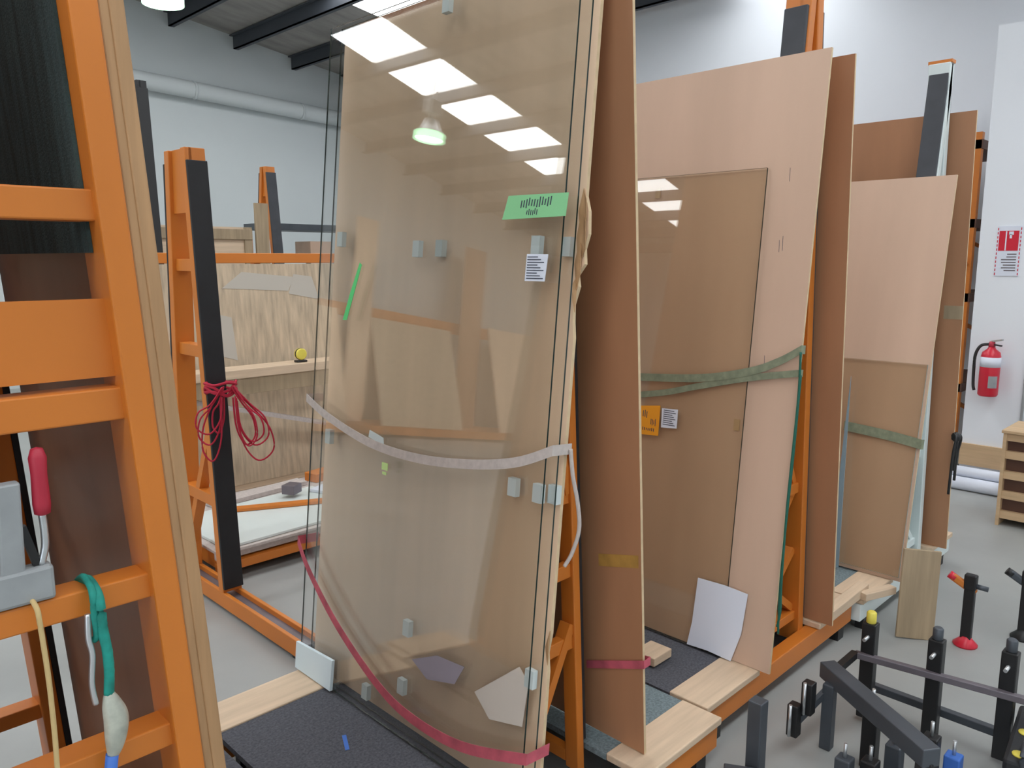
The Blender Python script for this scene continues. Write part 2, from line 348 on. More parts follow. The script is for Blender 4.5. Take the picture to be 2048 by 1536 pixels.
# R2
r2, L2, R2 = aframe('glass_rack', 'orange rack between the two middle boards with charcoal padded post', 2.96, (2.702, 2.925), (3.222, 3.082), 1.40, 1.0, 2.72, 'orange', 'rubgrey', True,
    [(1.42, .05), (.80, .045), (.22, .04)], [((1, .80), (0, 1.25)), ((1, .80), (0, .45)), ((0, .50), (1, .25)), ((1, .52), (0, .22))], backing=('teal', .2, 1.95), yside=1.335, carpets=('carpet', 'carpet_b'), half=.65)
# R3
r3, L3, R3 = aframe('glass_rack', 'white painted rack with charcoal padded post and teal sheet', 4.27, (4.00, 4.365), (4.56, 4.44), 1.35, 1.0, 2.70, 'wpaint', 'rubgrey', True,
    [(1.42, .05), (.72, .045), (.22, .04)], [((1, .72), (0, 1.15)), ((1, .72), (0, .30)), ((0, .55), (1, .22))], backing=('teal', .2, 1.7), yside=1.30, carpets=('carpet_b', 'carpet'), half=.655)
# triangular teal infill near the apex of R3 and orange cap
MB().box(L3(2.70), R3(2.70), 1.345, 1.455, 2.70, 2.715).build('apex_cap', 'orange', r3)
MB().prism([(L3(.25)+.063,1.42,.25),(R3(.25)-.063,1.42,.25),(R3(2.42)-.04,1.42,2.42),(L3(2.42)+.04,1.42,2.42)], (0,.006,0)).build('infill_sheet', 'teal', r3)

# ------------------------------------------------------------------ boards and glass on the right-hand racks
G1 = Lean((1.437, .184), (1.675, 2.574)); B1 = Lean((1.492, .184), (1.73, 2.574)); P1p = Lean((1.929, .184), (1.778, 2.421))
P2 = Lean((2.678, .182), (2.90, 2.493)); P2p = Lean((3.24, .182), (3.10, 2.505)); P3 = Lean((3.95, .182), (4.281, 2.149)); P3p = Lean((4.594, .182), (4.461, 2.468))
# board behind the glass with a torn near edge
m = MB(); u1 = 2.59
ring = [(1.390, 0), (u1, 0), (u1, 2.36), (1.386, 2.72), (1.386, 1.74), (1.372, 1.70), (1.367, 1.64), (1.378, 1.60), (1.372, 1.56), (1.395, 1.53), (1.388, 1.50), (1.402, 1.45), (1.398, 1.40), (1.392, 1.36), (1.392, .53), (1.400, .47), (1.392, .42)]
ring = [(1.390, 0), (u1, 0), (u1, 2.39), (1.386, 2.39), *ring[4:]]
m.prism([B1.at(u, v, 0) for u, v in ring], -B1.n*.012)
bd = m.build('leaning_board', ['mdf_tan', 'mdf_edge']); tag(bd, 'tall tan backing board right behind the large glass sheet', 'board')
for p in bd.data.polygons:
    if abs(p.normal.dot(B1.n)) < .8: p.material_index = 1
# torn flaps of brown paper on its edge
for i, (v, du, dv) in enumerate(((1.70, -.020, .06), (1.63, -.024, .08), (1.56, -.014, .07), (1.48, .004, .05), (.49, -.006, .05))):
    m = MB(); a = 1.392
    m.prism([B1.at(a, v-dv, .001), B1.at(a+.012, v, .002), B1.at(a, v+dv, .001), B1.at(a+du, v+dv*.5, .012), B1.at(a+du*1.1, v-dv*.4, .008)], B1.n*.003)
    m.build('torn_flap', 'pine_v', bd)
def strokes(mb, pl, u0, u1, v0, v1, off, n, slant=.0, rnd=None):
    rnd = rnd or random
    for i in range(n):
        u = lerp(u0, u1, (i+.5)/n); h0 = rnd.uniform(0, .25)*(v1-v0); h1 = rnd.uniform(.7, 1)*(v1-v0); w = abs(u1-u0)/n*.18
        mb.prism([pl.at(u-w, v0+h0, off), pl.at(u+w, v0+h0, off), pl.at(u+w-slant, v0+h1, off), pl.at(u-w-slant, v0+h1, off)], pl.n*.0006)
# large glass, front sheet with everything stuck to it
gl = tag(sheet(G1, 1.412, 2.602, 0, 2.40, .006, 0).build('glass_sheet', ['glass', 'gedge']), 'largest clear glass sheet, front of the stack, with labels and grey strap', 'glass')
pads = [(2.041,1.607),(1.513,1.612),(2.485,1.645),(1.44,.932),(1.537,.93),(2.499,.923),(1.975,.366),(1.418,.408),(2.184,.065),(1.986,.162),(1.964,2.352)]
for u, v in pads:
    decal(G1, [(u-.016, v-.026), (u+.016, v-.026), (u+.016, v+.026), (u-.016, v+.026)], -.0245, .0183).build('spacer_pad', 'pad', gl)
decal(G1, [(1.536,1.513),(1.461,1.513),(1.455,1.586),(1.534,1.587)], .0005).build('paper_label', 'paper', gl)['label'] = 'small white printed label'
lb = [o for o in gl.children if o.name.startswith('paper_label')][0]
m = MB()
for r in range(9):
    v = 1.519+r*.0073; m.prism([G1.at(1.530, v, .0025), G1.at(1.467+.012*(r % 3), v, .0025), G1.at(1.467+.012*(r % 3), v+.0026, .0025), G1.at(1.530, v+.0026, .0025)], G1.n*.0004)
m.build('print', 'ink', lb)
gn = decal(G1, [(1.642,1.684),(1.403,1.686),(1.398,1.747),(1.622,1.750)], .0005).build('paper_label', 'green', gl); gn['label'] = 'long green label with handwriting'
m = MB(); strokes(m, G1, 1.575, 1.455, 1.712, 1.742, .0022, 12, .003); strokes(m, G1, 1.550, 1.505, 1.690, 1.712, .0022, 6, .002)
m.build('handwriting', 'ink', gn)
decal(G1, [(2.339,1.561),(2.326,1.553),(2.401,1.358),(2.426,1.357),(2.39,1.45)], .0005, .001).build('tape_mark', 'greenpen', gl)['label'] = 'slanted green tape streak'
decal(G1, [(1.632,.286),(1.562,.230),(1.431,.263),(1.418,.397),(1.458,.429)], -.0085, .0015).build('paper_sheet', 'paperw', gl)['label'] = 'white paper at the lower right corner'
decal(G1, [(1.935,.276),(1.854,.239),(1.723,.274),(1.683,.344),(1.813,.333)], -.0085, .001).build('paper_sheet', 'lilac', gl)['label'] = 'lilac patch near the bottom'  # flat lilac patch behind the front glass sheet
decal(G1, [(2.145,.893),(2.112,.893),(2.112,.868),(2.145,.868)], .0005).build('sticker', 'lime', gl)
decal(G1, [(2.140,.862),(2.118,.862),(2.118,.852),(2.140,.852)], .0005).build('sticker', 'lime', gl)
decal(G1, [(2.23,.965),(2.14,.950),(2.145,.975),(2.225,.99)], .0005).build('sticker', 'pad', gl)
fm = MB(); fm.prism([G1.at(u, v, .001) for u, v in ((2.615,.104),(2.364,.117),(2.369,.0),(2.615,.0))], G1.n*.012); fm.build('corner_protector', 'foam', gl)['label'] = 'pale blue foam corner protector'
# second glass sheet
g2 = tag(sheet(G1, 1.390, 2.572, 0, 2.40, .006, -.026).build('glass_sheet', ['glass', 'gedge']), 'clear glass sheet second in the stack behind the largest glass', 'glass')
for u, v in ((1.958,1.611),(1.425,1.61),(1.406,.933)):
    decal(G1, [(u-.016, v-.026), (u+.016, v-.026), (u+.016, v+.026), (u-.016, v+.026)], -.0535, .0210).build('spacer_pad', 'pad', g2)
# straps round the stack
def strap(pl, pts, w, th, off, m, name, label, cat, wrapL=None, wrapR=None, group=None):
    P = curve_pts([pl.at(u, v, off) for u, v in pts], 6); n = len(P)
    N = [pl.n]*n
    mb = MB(); wv = pl.v*w
    if wrapR: 
        P = P + [P[-1] - pl.n*wrapR]; N = N + [Vector((0,-1,0))]
    if wrapL:
        P = [P[0] - pl.n*wrapL] + P; N = [Vector((0,1,0))] + N
    mb.ribbon(P, wv, th, N); return tag(mb.build(name, m), label, cat, group)
strap(G1, [(2.64,1.051),(2.478,.997),(2.222,.947),(1.972,.939),(1.732,.962),(1.525,1.004),(1.384,1.062)], .015, .002, .003, 'greystrap', 'lashing_strap', 'grey woven strap drooping across the middle of the large glass', 'strap', .075, .075)
strap(G1, [(2.635,.50),(2.545,.404),(2.344,.262),(2.087,.140),(1.891,.100),(1.649,.114),(1.384,.195)], .017, .002, .014, 'pinkstrap', 'lashing_strap', 'pink strap sagging low across the large glass', 'strap', .09, .09)
# loose grey cord at the near edge
m = MB(); m.tube(curve_pts([(1.605,1.378,1.235),(1.612,1.375,1.16),(1.628,1.37,1.08),(1.636,1.37,1.0),(1.625,1.385,.93),(1.61,1.40,.89)], 6), .006, 7)
tag(m.build('loose_rope', 'greystrap'), 'grey cord looping down beside the near edge of the large glass', 'cord')
# R1 far-side board
b1p = sheet(P1p, 1.335, 2.56, 0, 2.42, .011, -.004).build('leaning_board', ['mdf_brown', 'mdf_edge']); tag(b1p, 'tall brown board with pale edge just right of the large glass', 'board')
decal(P1p, [(1.50,.600),(1.50,.642),(1.345,.678),(1.345,.637)], -.004, .0012).build('tape_strip', 'yelltape', b1p)['label'] = 'faded yellow tape strip'
m = MB(); P = [P1p.at(1.56, .232, .0), P1p.at(1.326, .322, .0), P1p.at(1.326, .322, -.03), P1p.at(1.45, .30, -.03)]
m.ribbon(P, P1p.v*.014, .002, [P1p.n, P1p.n, Vector((0,-1,0)), -P1p.n]); tag(m.build('lashing_strap', 'pinkstrap'), 'short pink strap around the foot of the tall brown board', 'strap')

# R2 boards and glass
b2 = sheet(P2, 1.290, 2.51, 0, 2.323, .011).build('leaning_board', ['mdf', 'mdf_edge']); tag(b2, 'wide pink tan board leaning behind the medium glass sheet', 'board')
for (u, v, l) in ((1.40,1.86,.05),(1.415,1.60,.045),(1.402,1.605,.055),(1.43,1.17,.04)):
    decal(P2, [(u, v), (u+.0015, v), (u+.004, v+l), (u+.0025, v+l)], .0002, .0004).build('pencil_mark', 'ink', b2)
g3 = sheet(P2, 1.488, 2.10, .0, 1.915, .008, .014).build('glass_sheet', ['glassb', 'gedge']); tag(g3, 'medium bronze tinted glass sheet with orange label on the wide board', 'glass')
for u, v in ((1.98, 1.85), (1.585, .06), (1.52, .93)): decal(P2, [(u-.012, v-.022),(u+.012,v-.022),(u+.012,v+.022),(u-.012,v+.022)], .0005, .0053).build('spacer_pad', 'flash', g3)
ol = decal(P2, [(1.973,.825),(1.870,.832),(1.871,.961),(1.975,.947)], .0143).build('paper_label', 'orlabel', g3); ol['label'] = 'square orange label'
m = MB(); strokes(m, P2, 1.958, 1.930, .895, .935, .0160, 3); strokes(m, P2, 1.915, 1.885, .87, .905, .0160, 4); strokes(m, P2, 1.955, 1.89, .845, .862, .0160, 7); m.build('print', 'ink', ol)
wl = decal(P2, [(1.859,.870),(1.783,.876),(1.784,.955),(1.862,.951)], .0143).build('paper_label', 'paper', g3); wl['label'] = 'small white printed label'
m = MB()
for r in range(8):
    v = .884+r*.0085; m.prism([P2.at(1.852, v, .0160), P2.at(1.792+.008*(r % 3), v, .0160), P2.at(1.792+.008*(r % 3), v+.003, .0160), P2.at(1.852, v+.003, .0160)], P2.n*.0004)
m.build('print', 'ink', wl)
m = MB(); m.prism([P2.at(u, v, .0145) for u, v in ((1.621,.288),(1.50,.292),(1.399,.286),(1.412,.12),(1.445,.0),(1.55,.006),(1.645,.0),(1.63,.10))], P2.n*.0012)
tag(m.build('paper_sheet', 'paper'), 'white paper sheet propped at the foot of the medium glass', 'paper')
strap(P2, [(2.03,1.067),(1.703,1.095),(1.487,1.142),(1.369,1.191),(1.284,1.244)], .016, .002, .016, 'greenstrap', 'lashing_strap', 'upper green woven strap across the medium glass', 'strap', None, .03)
strap(P2, [(2.03,.985),(1.85,1.02),(1.70,1.062),(1.485,1.118),(1.284,1.157)], .013, .002, .015, 'greenstrap', 'lashing_strap', 'lower faded green strap meeting the upper one', 'strap', None, .028)
m = MB(); m.tube(curve_pts([P2.at(1.283,1.235,.02), P2.at(1.276,1.06,.018), P2.at(1.276,.683,.02), P2.at(1.268,.377,.022), P2.at(1.262,.27,.02), P2.at(1.27,.20,.016)], 8), .0045, 7)
m.tube(curve_pts([P2.at(1.280,1.15,.006), P2.at(1.278,.85,.006), P2.at(1.280,.40,.006), P2.at(1.268,.17,.006)], 8), .004, 7)
tag(m.build('loose_rope', 'greencord'), 'dark green cord hanging down the near edge of the wide board', 'cord')
b2p = sheet(P2p, 1.29, 2.51, 0, 2.33, .011, -.004).build('leaning_board', ['mdf_brown', 'mdf_edge']); tag(b2p, 'brown board behind the wide pink board on the orange rack', 'board')

# R3 boards and glass
b3 = sheet(P3, 1.25, 2.47, 0, 1.996, .011).build('leaning_board', ['mdf', 'mdf_edge']); tag(b3, 'shorter pink board leaning on the white rack', 'board')
g4 = sheet(P3, 1.262, 2.00, .02, 1.073, .008, .012).build('glass_sheet', ['glassb', 'gedge_l']); tag(g4, 'small bronze glass sheet on the lower half of the shorter pink board', 'glass')
m = MB(); m.prism([P3.at(u, v, .05) for u, v in ((1.605,.979),(1.590,.0),(1.540,.0))], -P3.n*.006); tag(m.build('glass_sliver', ['skygl']), 'narrow tapering glass with reflected sky put into its blue grey colour', 'glass')  # sky reflection of a glass sheet put into colour and shape
strap(P3, [(1.62,.722),(1.394,.705),(1.240,.685)], .024, .002, .014, 'greenstrap', 'lashing_strap', 'green woven strap across the small bronze glass', 'strap', None, .03)
b3p = sheet(P3p, 1.24, 2.46, 0, 2.292, .011, -.004).build('leaning_board', ['mdf_brown', 'mdf_edge']); tag(b3p, 'tan brown board on the far side of the white rack', 'board')
decal(P3p, [(1.33,1.26),(1.24,1.26),(1.24,1.33),(1.33,1.33)], -.004, .001).build('tape_strip', 'ply', b3p)
m = MB(); c = P3p.at(1.235, .64, .02)
for k, (dx, dy) in enumerate(((0,0),(.02,-.01),(-.03,.0))):
    m.tube(curve_pts([c+Vector((dx*.3,0,.02)), c+Vector((dx,-.02+dy,.0)), c+Vector((dx*1.4,-.015,-.10)), c+Vector((dx*1.6,-.012,-.18-.06*k))], 6), .007, 6)
m.lathe([(0,-.03),(.022,-.012),(.024,.012),(0,.03)], c+Vector((0,-.012,.0)), 10)
tag(m.build('knotted_cord', 'black'), 'black cord knotted on the edge of the tan board', 'cord')

# offcuts lying on the platforms and floor
def plank(name, c, size, rz, m, label, cat, tilt=None, group=None):
    mb = MB(); x, y, z = size; mb.box(-x/2, x/2, -y/2, y/2, 0, z); o = mb.build(name, m, None, .003)
    o.location = c; o.rotation_euler = (tilt or 0, 0, rz); return tag(o, label, cat, group)
plank('timber_offcut', (2.47, 1.68, .183), (.12, .10, .035), .0, 'pine', 'small pale timber block on the carpet below the medium glass', 'timber')
plank('timber_offcut', (3.50, 1.335, .183), (.42, .05, .045), .02, 'pine', 'pale timber batten at the foot of the brown board', 'timber')
plank('timber_offcut', (3.70, 1.27, .183), (.20, .045, .035), -.35, 'pine', 'short crooked timber piece on the end of the batten', 'timber')
plank('tape_scrap', (1.30, 2.075, .176), (.014, .085, .001), -.45, 'bluetape', 'blue tape scrap on the dark grey carpet', 'tape')
plank('tape_scrap', (4.02, 1.42, .176), (.012, .06, .001), .3, 'bluetape', 'blue tape scrap on the pale carpet of the white rack', 'tape')
o = plank('plywood_offcut', (3.767, 1.117, .002), (.165, .016, .42), math.atan2(-.132, .098), 'ply', 'plywood offcut standing on the floor in front of the white rack', 'board')
o.rotation_euler = (math.radians(-6), math.radians(3), math.atan2(-.132, .098))

# ------------------------------------------------------------------ left row of racks (sheets lean along y)
def yframe(name, label, x, yc, apex, paint, padm, lx=.10, yl=(-.30, -.16), yr=(.30, .10), rails=.80, plat=None, bars=(), group=None):
    """single A stand in a plane of constant x; pads face -y and +y"""
    t = thing(name, label, 'rack', (x, yc, 0), group); z0, z1 = .1, apex; pt = .018; lw = .05
    F = lambda z: lerp(yc+yl[0], yc+yl[1], (z-z0)/(z1-z0)); B = lambda z: lerp(yc+yr[0], yc+yr[1], (z-z0)/(z1-z0))
    for fn, s in ((F, 1), (B, -1)):
        a, b = fn(z0)+s*pt, fn(z1)+s*pt; w = s*lw
        MB().hexa([(x,a,z0),(x+lx,a,z0),(x+lx,a+w,z0),(x,a+w,z0),(x,b,z1),(x+lx,b,z1),(x+lx,b+w,z1),(x,b+w,z1)]).build('leg', paint, t, .004)
        a, b = fn(.12), fn(apex-.06); w = s*pt
        MB().hexa([(x,a,.12),(x+lx,a,.12),(x+lx,a+w,.12),(x,a+w,.12),(x,b,apex-.06),(x+lx,b,apex-.06),(x+lx,b+w,apex-.06),(x,b+w,apex-.06)]).build('leg_pad', padm, t, .003)
    za = apex-.30
    MB().hexa([(x+.02,F(za)+pt,za),(x+.032,F(za)+pt,za),(x+.032,B(za)-pt,za),(x+.02,B(za)-pt,za),(x+.02,F(apex)+pt,apex),(x+.032,F(apex)+pt,apex),(x+.032,B(apex)-pt,apex),(x+.02,B(apex)-pt,apex)]).build('gusset', paint, t)
    for z in bars: MB().box(x+.02, x+lx-.02, F(z)+pt+lw-.004, B(z)-pt-lw+.004, z-.03, z+.03).build('cross_bar', paint, t, .003)
    MB().bar((x+lx/2, F(.95)+pt+lw, .95), (x+lx/2, B(.25)-pt-lw, .25), .04, .05, (1,0,0)).build('brace', paint, t)
    for dx in (0, lx-.02):
        MB().box(x+dx, x+dx+.02, yc-rails, yc+rails, .02, .10).build('base_rail', paint, t, .003)
    MB().box(x+.02, x+lx-.02, yc-rails, yc+rails, .03, .075).build('rail_web', 'steelm', t)
    for y in (yc-rails+.05, yc+rails-.05): MB().box(x+.01, x+lx-.01, y-.03, y+.03, 0, .03).build('foot', 'black', t)
    return t, F, B
l1, F1, B1y = yframe('sheet_stand', 'orange A stand with black pad and tangled red cord', 1.62, 3.93, 2.27, 'orange', 'rubber', .10, (-.29, -.155), (.26, .12), 1.0, bars=(1.72, 1.30, .55))
l3, _, _ = yframe('sheet_stand', 'distant slim orange A stand with charcoal pad before the far wall', 4.16, 7.90, 2.70, 'orange', 'rubgrey', .11, (-.40, -.13), (.40, .02), .8, bars=(1.60, .9))
l0, _, _ = yframe('sheet_stand', 'tall black A stand half hidden behind the pine strip', 2.54, 6.85, 3.16, 'black', 'black', .08, (-.30, -.10), (.30, .10), .45, bars=(1.7, .9))
# red cord tangled on the black pad
m = MB(); c = Vector((1.64, 3.66, 1.14)); rr = random.Random(11)
for k in range(4):
    pts = []
    for i in range(9):
        a = 2*math.pi*i/8; pts.append(c + Vector((.075*math.cos(a)+.03, .065*math.sin(a), rr.uniform(-.03,.03)+.012*k-.02)))
    m.tube(curve_pts(pts, 4), .007, 6)
def loop(p0, dx, dy, dz, r=.0055):
    p0 = Vector(p0); m.tube(curve_pts([p0, p0+Vector((dx*.5, dy*.5, -.08)), p0+Vector((dx, dy, -.25*dz)), p0+Vector((dx*1.1, dy*1.05, -.40*dz)), p0+Vector((dx*.6, dy*.6, -.47*dz)), p0+Vector((dx*.1, dy*.3, -.33*dz)), p0+Vector((0, dy*.2, -.05))], 6), r, 6)
for k in range(9):
    a = rr.uniform(-1, 1); loop((1.67+.04*a, 3.60-.01*k*.3, 1.16-rr.uniform(0, .04)), .11*a+.02*rr.uniform(-1,1), -.085*a-.01, rr.uniform(.45, .85), .0042)
tag(m.build('tangled_cord', 'redcord'), 'red cord tangled and looped around the black pad', 'cord')
# platform behind the stand, loaded with offcuts
t = thing('low_platform', 'low orange platform with white sheets lying on it', 'platform', (2.6, 4.5, 0))
MB().box(1.76, 3.6, 4.00, 4.06, .06, .11).build('front_rail', 'orange', t, .003)
MB().box(1.76, 3.6, 4.02, 4.06, .125, .165).build('front_board', 'greystrap', t)
MB().box(1.76, 3.6, 4.94, 5.00, .06, .165).build('back_rail', 'orange', t, .003)
for x in (1.78, 2.6, 3.45):
    MB().box(x, x+.05, 4.06, 4.94, .06, .15).build('cross_rail', 'orange', t, .003); MB().box(x, x+.05, 4.01, 4.06, 0, .06).build('foot', 'orange', t); MB().box(x, x+.05, 4.94, 4.99, 0, .06).build('foot', 'orange', t)
MB().box(1.75, 3.6, 3.985, 5.0, .166, .184).build('deck_board', 'greystrap', t, .003)
plank('melamine_sheet', (2.28, 4.36, .186), (.98, .68, .016), .03, 'melam', 'white melamine sheet lying flat on the low platform', 'sheet')
plank('timber_offcut', (2.36, 4.44, .204), (.06, .62, .022), 1.12, 'orange', 'orange painted batten lying across the white sheet', 'timber')
plank('melamine_offcut', (2.88, 4.53, .204), (.36, .26, .02), .35, 'paper', 'small white offcut at the right of the platform', 'sheet')
plank('timber_offcut', (2.42, 4.825, .186), (.70, .12, .03), .10, 'greystrap', 'grey board scrap at the back of the platform', 'timber')
plank('steel_block', (2.53, 4.58, .228), (.10, .09, .06), .5, 'steelm', 'dark grey metal block on the orange batten', 'block')
plank('timber_offcut', (2.95, 4.88, .186), (.24, .12, .06), .2, 'orange', 'orange offcut block beside the streaked board', 'timber')
# streaked board rack behind
t = thing('sheet_rack', 'orange frame with a top rail behind the streaked board', 'rack', (2.9, 5.4, 0))
MB().box(1.55, 4.3, 5.30, 5.36, 1.72, 1.79).build('top_rail', 'orange', t, .004)
for x in (1.60, 2.75, 4.2):
    MB().box(x, x+.05, 5.37, 5.43, .0, 1.79).build('post', 'orange', t, .004); MB().bar((x+.025, 5.43, 1.6), (x+.025, 6.0, .05), .04, .05, (1,0,0)).build('brace', 'orange', t)
    MB().box(x, x+.05, 5.05, 6.05, .0, .06).build('base_rail', 'orange', t)
MB().box(1.6, 4.25, 5.06, 5.30, .06, .17).build('ledge', 'pine', t)
m = MB(); m.hexa([(1.72,5.17,.173),(3.95,5.17,.173),(3.95,5.185,.173),(1.72,5.185,.173),(1.72,5.275,1.715),(3.95,5.275,1.715),(3.95,5.29,1.715),(1.72,5.29,1.715)])
sb = tag(m.build('streaked_board', 'osb'), 'wide streaked beige board leaning below the orange top rail', 'board')
def onb(x, z, off=.001):
    k = (z-.173)/1.542; return Vector((x, 5.17+.105*k-off, z))
for ring in (((2.45,1.55),(2.95,1.52),(3.0,1.62),(2.6,1.66)), ((2.30,1.12),(2.52,1.05),(2.50,1.35),(2.38,1.38)), ((2.95,1.50),(3.2,1.45),(3.15,1.62),(3.0,1.64))):
    m = MB(); m.prism([onb(*p) for p in ring], (0,-.0008,0)); m.build('grey_smear', 'greypatch', sb)
# timber shelf in front of the streaked board
t = thing('timber_bench', 'narrow pale timber bench standing before the streaked board', 'bench', (2.55, 4.98, 0))
MB().box(1.70, 3.45, 4.90, 5.10, .97, 1.03).build('bench_top', 'pine', t, .004)
MB().box(1.72, 3.43, 4.915, 4.945, .86, .97).build('apron', 'ply', t, .003)
for x in (1.74, 3.38):
    for y in (5.03,): MB().box(x, x+.05, y, y+.05, .0 if x > 3.6 else .186, .97).build('leg', 'ply', t)
MB().bar((2.0, 5.02, .86), (3.40, 5.02, .46), .03, .07, (0,1,0)).build('brace', 'greystrap', t)
for x in (1.80, 2.0): pass
# tape measure
t = thing('tape_measure', 'yellow and black tape measure on the timber bench', 'tape measure', (2.86, 4.97, 1.03))
MB().box(2.82, 2.90, 4.945, 4.995, 1.032, 1.045).build('base', 'black', t, .004)
MB().lathe([(.034, -.022), (.04, -.018), (.04, .018), (.034, .022)], n=20).build('case', 'yellow', t).matrix_local = Matrix.Translation((0, 0, .058)) @ Matrix.Rotation(math.pi/2, 4, 'X')
MB().lathe([(.0405, -.006), (.0415, -.006), (.0415, .006), (.0405, .006)], n=20).build('grip_band', 'black', t).matrix_local = Matrix.Translation((0, 0, .058)) @ Matrix.Rotation(math.pi/2, 4, 'X')
# far clutter under the north wall
t = thing('storage_shelf', 'long dark topped shelf with orange post against the far wall', 'shelf', (5.2, 9.2, 0))
MB().box(4.75, 7.2, 9.0, 9.5, 2.10, 2.18).build('top_board', 'steel', t)
for x in (4.75, 7.1): 
    for y in (9.0, 9.42): MB().box(x, x+.07, y, y+.07, 0, 2.10).build('post', 'orange', t)
MB().box(4.75, 7.2, 9.0, 9.5, 1.30, 1.35).build('shelf_board', 'ply', t)
for i, (x, w, h, mm, lab) in enumerate(((4.85,.5,.45,'melam','white carton on the far shelf nearest the orange post'),(5.42,.32,.62,'mdf','upright tan carton on the far shelf'),(5.82,.55,.42,'paper','second white carton on the far shelf'),(6.42,.5,.3,'mdf_tan','low tan carton at the right end of the far shelf'))):
    c = thing('carton', lab, 'carton', (x+w/2, 9.25, 1.351)); MB().box(x, x+w, 9.06, 9.44, 1.352, 1.352+h).build('body', mm, c, .005); MB().box(x+w*.46, x+w*.54, 9.055, 9.445, 1.352+h-.05, 1.353+h).build('tape', 'flash', c)
for i, (x0, x1, z0, z1, y, mm, lab) in enumerate(((2.55, 3.85, .0, 2.06, 7.55, 'pine', 'pale packing crate rising above the orange top rail'), (3.88, 4.02, 0, 2.30, 7.5, 'ply', 'upright plywood strip beside the crate'))):
    c = thing('packing_crate' if i == 0 else 'plywood_strip', lab, 'crate' if i == 0 else 'board', ((x0+x1)/2, y, 0))
    MB().box(x0, x1, y, y+.03, z0, z1).build('front_panel', mm, c)
    if i == 0:
        MB().box(x0, x1, y+.55, y+.58, z0, z1).build('back_panel', mm, c); MB().box(x0, x1, y+.03, y+.55, z1-.05, z1).build('lid', mm, c, .004)
        MB().box(x0, x0+.03, y+.03, y+.55, z0, z1-.05).build('side_panel', mm, c); MB().box(x1-.03, x1, y+.03, y+.55, z0, z1-.05).build('side_panel', mm, c)
        for x in (x0, x0+.62, x1-.08): MB().box(x, x+.08, y-.02, y, z0, z1).build('batten', 'ply', c, .003)
        MB().box(x0, x1, y-.03, y-.005, z1-.12, z1-.02).build('batten', 'ply', c, .003)
    else: MB().box(x0, x1, y+.03, y+.05, z0+.2, z0+.3).build('cleat', mm, c)
# storage seen only mirrored in the glass: sheet racks along the far wall to the west
for k, (x0, x1, top, mm, lab) in enumerate(((-5.0, -4.55, 3.75, 'mdf_tan', 'tall narrow tan board mirrored left in the large glass'), (-7.68, -7.12, 3.75, 'mdf_brown', 'tall narrow brown board mirrored right in the large glass'),
        (-9.5, -8.0, 2.25, 'mdf_tan', 'wide tan board mirrored at the right of the large glass'), (-7.0, -5.1, 2.05, 'osb', 'wide streaked board mirrored in the middle of the large glass'), (-4.4, -2.4, 2.10, 'mdf_tan', 'wide tan board mirrored at the left of the large glass'))):
    m = MB(); b = 11.05 if k > 1 else 11.5; m.hexa([(x0,b,.195),(x1,b,.195),(x1,b+.02,.195),(x0,b+.02,.195),(x0,11.82,top),(x1,11.82,top),(x1,11.84,top),(x0,11.84,top)]); tag(m.build('leaning_board', mm), lab, 'board')
t = thing('sheet_rack', 'long low orange sheet rack mirrored in the large glass', 'rack', (-6, 11.8, 0))
MB().box(-9.6, -1.0, 11.86, 11.95, 2.0, 2.22).build('top_rail', 'orange', t); MB().box(-9.6, -1.0, 11.0, 12.0, .05, .19).build('base', 'orange', t)
for x in (-9.5, -6.6, -4.2, -1.1): MB().box(x, x+.08, 11.95, 12.03, .05, 2.12).build('post', 'orange', t); MB().box(x, x+.08, 11.3, 12.0, 0, .05).build('foot', 'black', t)

# ------------------------------------------------------------------ clamp and cords on the left foreground rack
t = thing('toggle_clamp', 'grey toggle clamp with a red grip on the lower rack bar', 'clamp', (.30, 1.40, 1.204))
MB().box(.235, .337, 1.385, 1.42, 1.204, 1.262).build('base_block', 'greym', t, .006)
MB().hexa([(.262,1.388,1.255),(.298,1.388,1.255),(.298,1.412,1.255),(.262,1.412,1.255),(.270,1.388,1.405),(.302,1.388,1.405),(.302,1.412,1.405),(.270,1.412,1.405)]).build('arm', 'greym', t, .004)
MB().tube(curve_pts([(.322,1.40,1.262),(.330,1.40,1.29),(.331,1.40,1.32),(.330,1.40,1.345)], 4), [.006]*13, 10).build('lever', 'zinc', t)
MB().lathe([(.004,0),(.012,.004),(.0135,.02),(.012,.07),(.0135,.095),(.009,.11),(0,.113)], (.331,1.40,1.342), 14).build('grip', 'redh', t)
MB().bar((.318,1.402,1.258), (.300,1.402,1.33), .012, .012, (0,1,0)).build('link', 'black', t)
m = MB(); m.tube(curve_pts([(.385,1.462,1.19),(.388,1.43,1.212),(.386,1.395,1.215),(.384,1.366,1.205),(.383,1.362,1.17),(.385,1.366,1.13),(.380,1.37,1.12)], 6), .006, 8)
m.tube(curve_pts([(.388,1.462,1.18),(.392,1.43,1.206),(.392,1.390,1.208),(.392,1.362,1.19),(.393,1.36,1.14),(.397,1.36,1.10),(.398,1.362,1.06),(.395,1.364,1.02)], 6), .0085, 8)
hs = tag(m.build('hanging_strap', 'tealcord'), 'teal strap tied over the lower bar of the left rack', 'strap')
MB().tube(curve_pts([(.395,1.364,1.022),(.398,1.362,1.00),(.402,1.360,.97),(.398,1.362,.93),(.392,1.363,.905)], 6), [.007+.013*math.sin(math.pi*min(1, i/24)) for i in range(25)], 9).build('plastic_wrap', 'plastic', hs)['label'] = 'crumpled clear plastic wrapped round the strap end'
MB().tube([(.392,1.363,.91),(.386,1.364,.87),(.384,1.366,.82)], .011, 8).build('blue_end', 'bluetape', hs)['label'] = 'blue taped end'
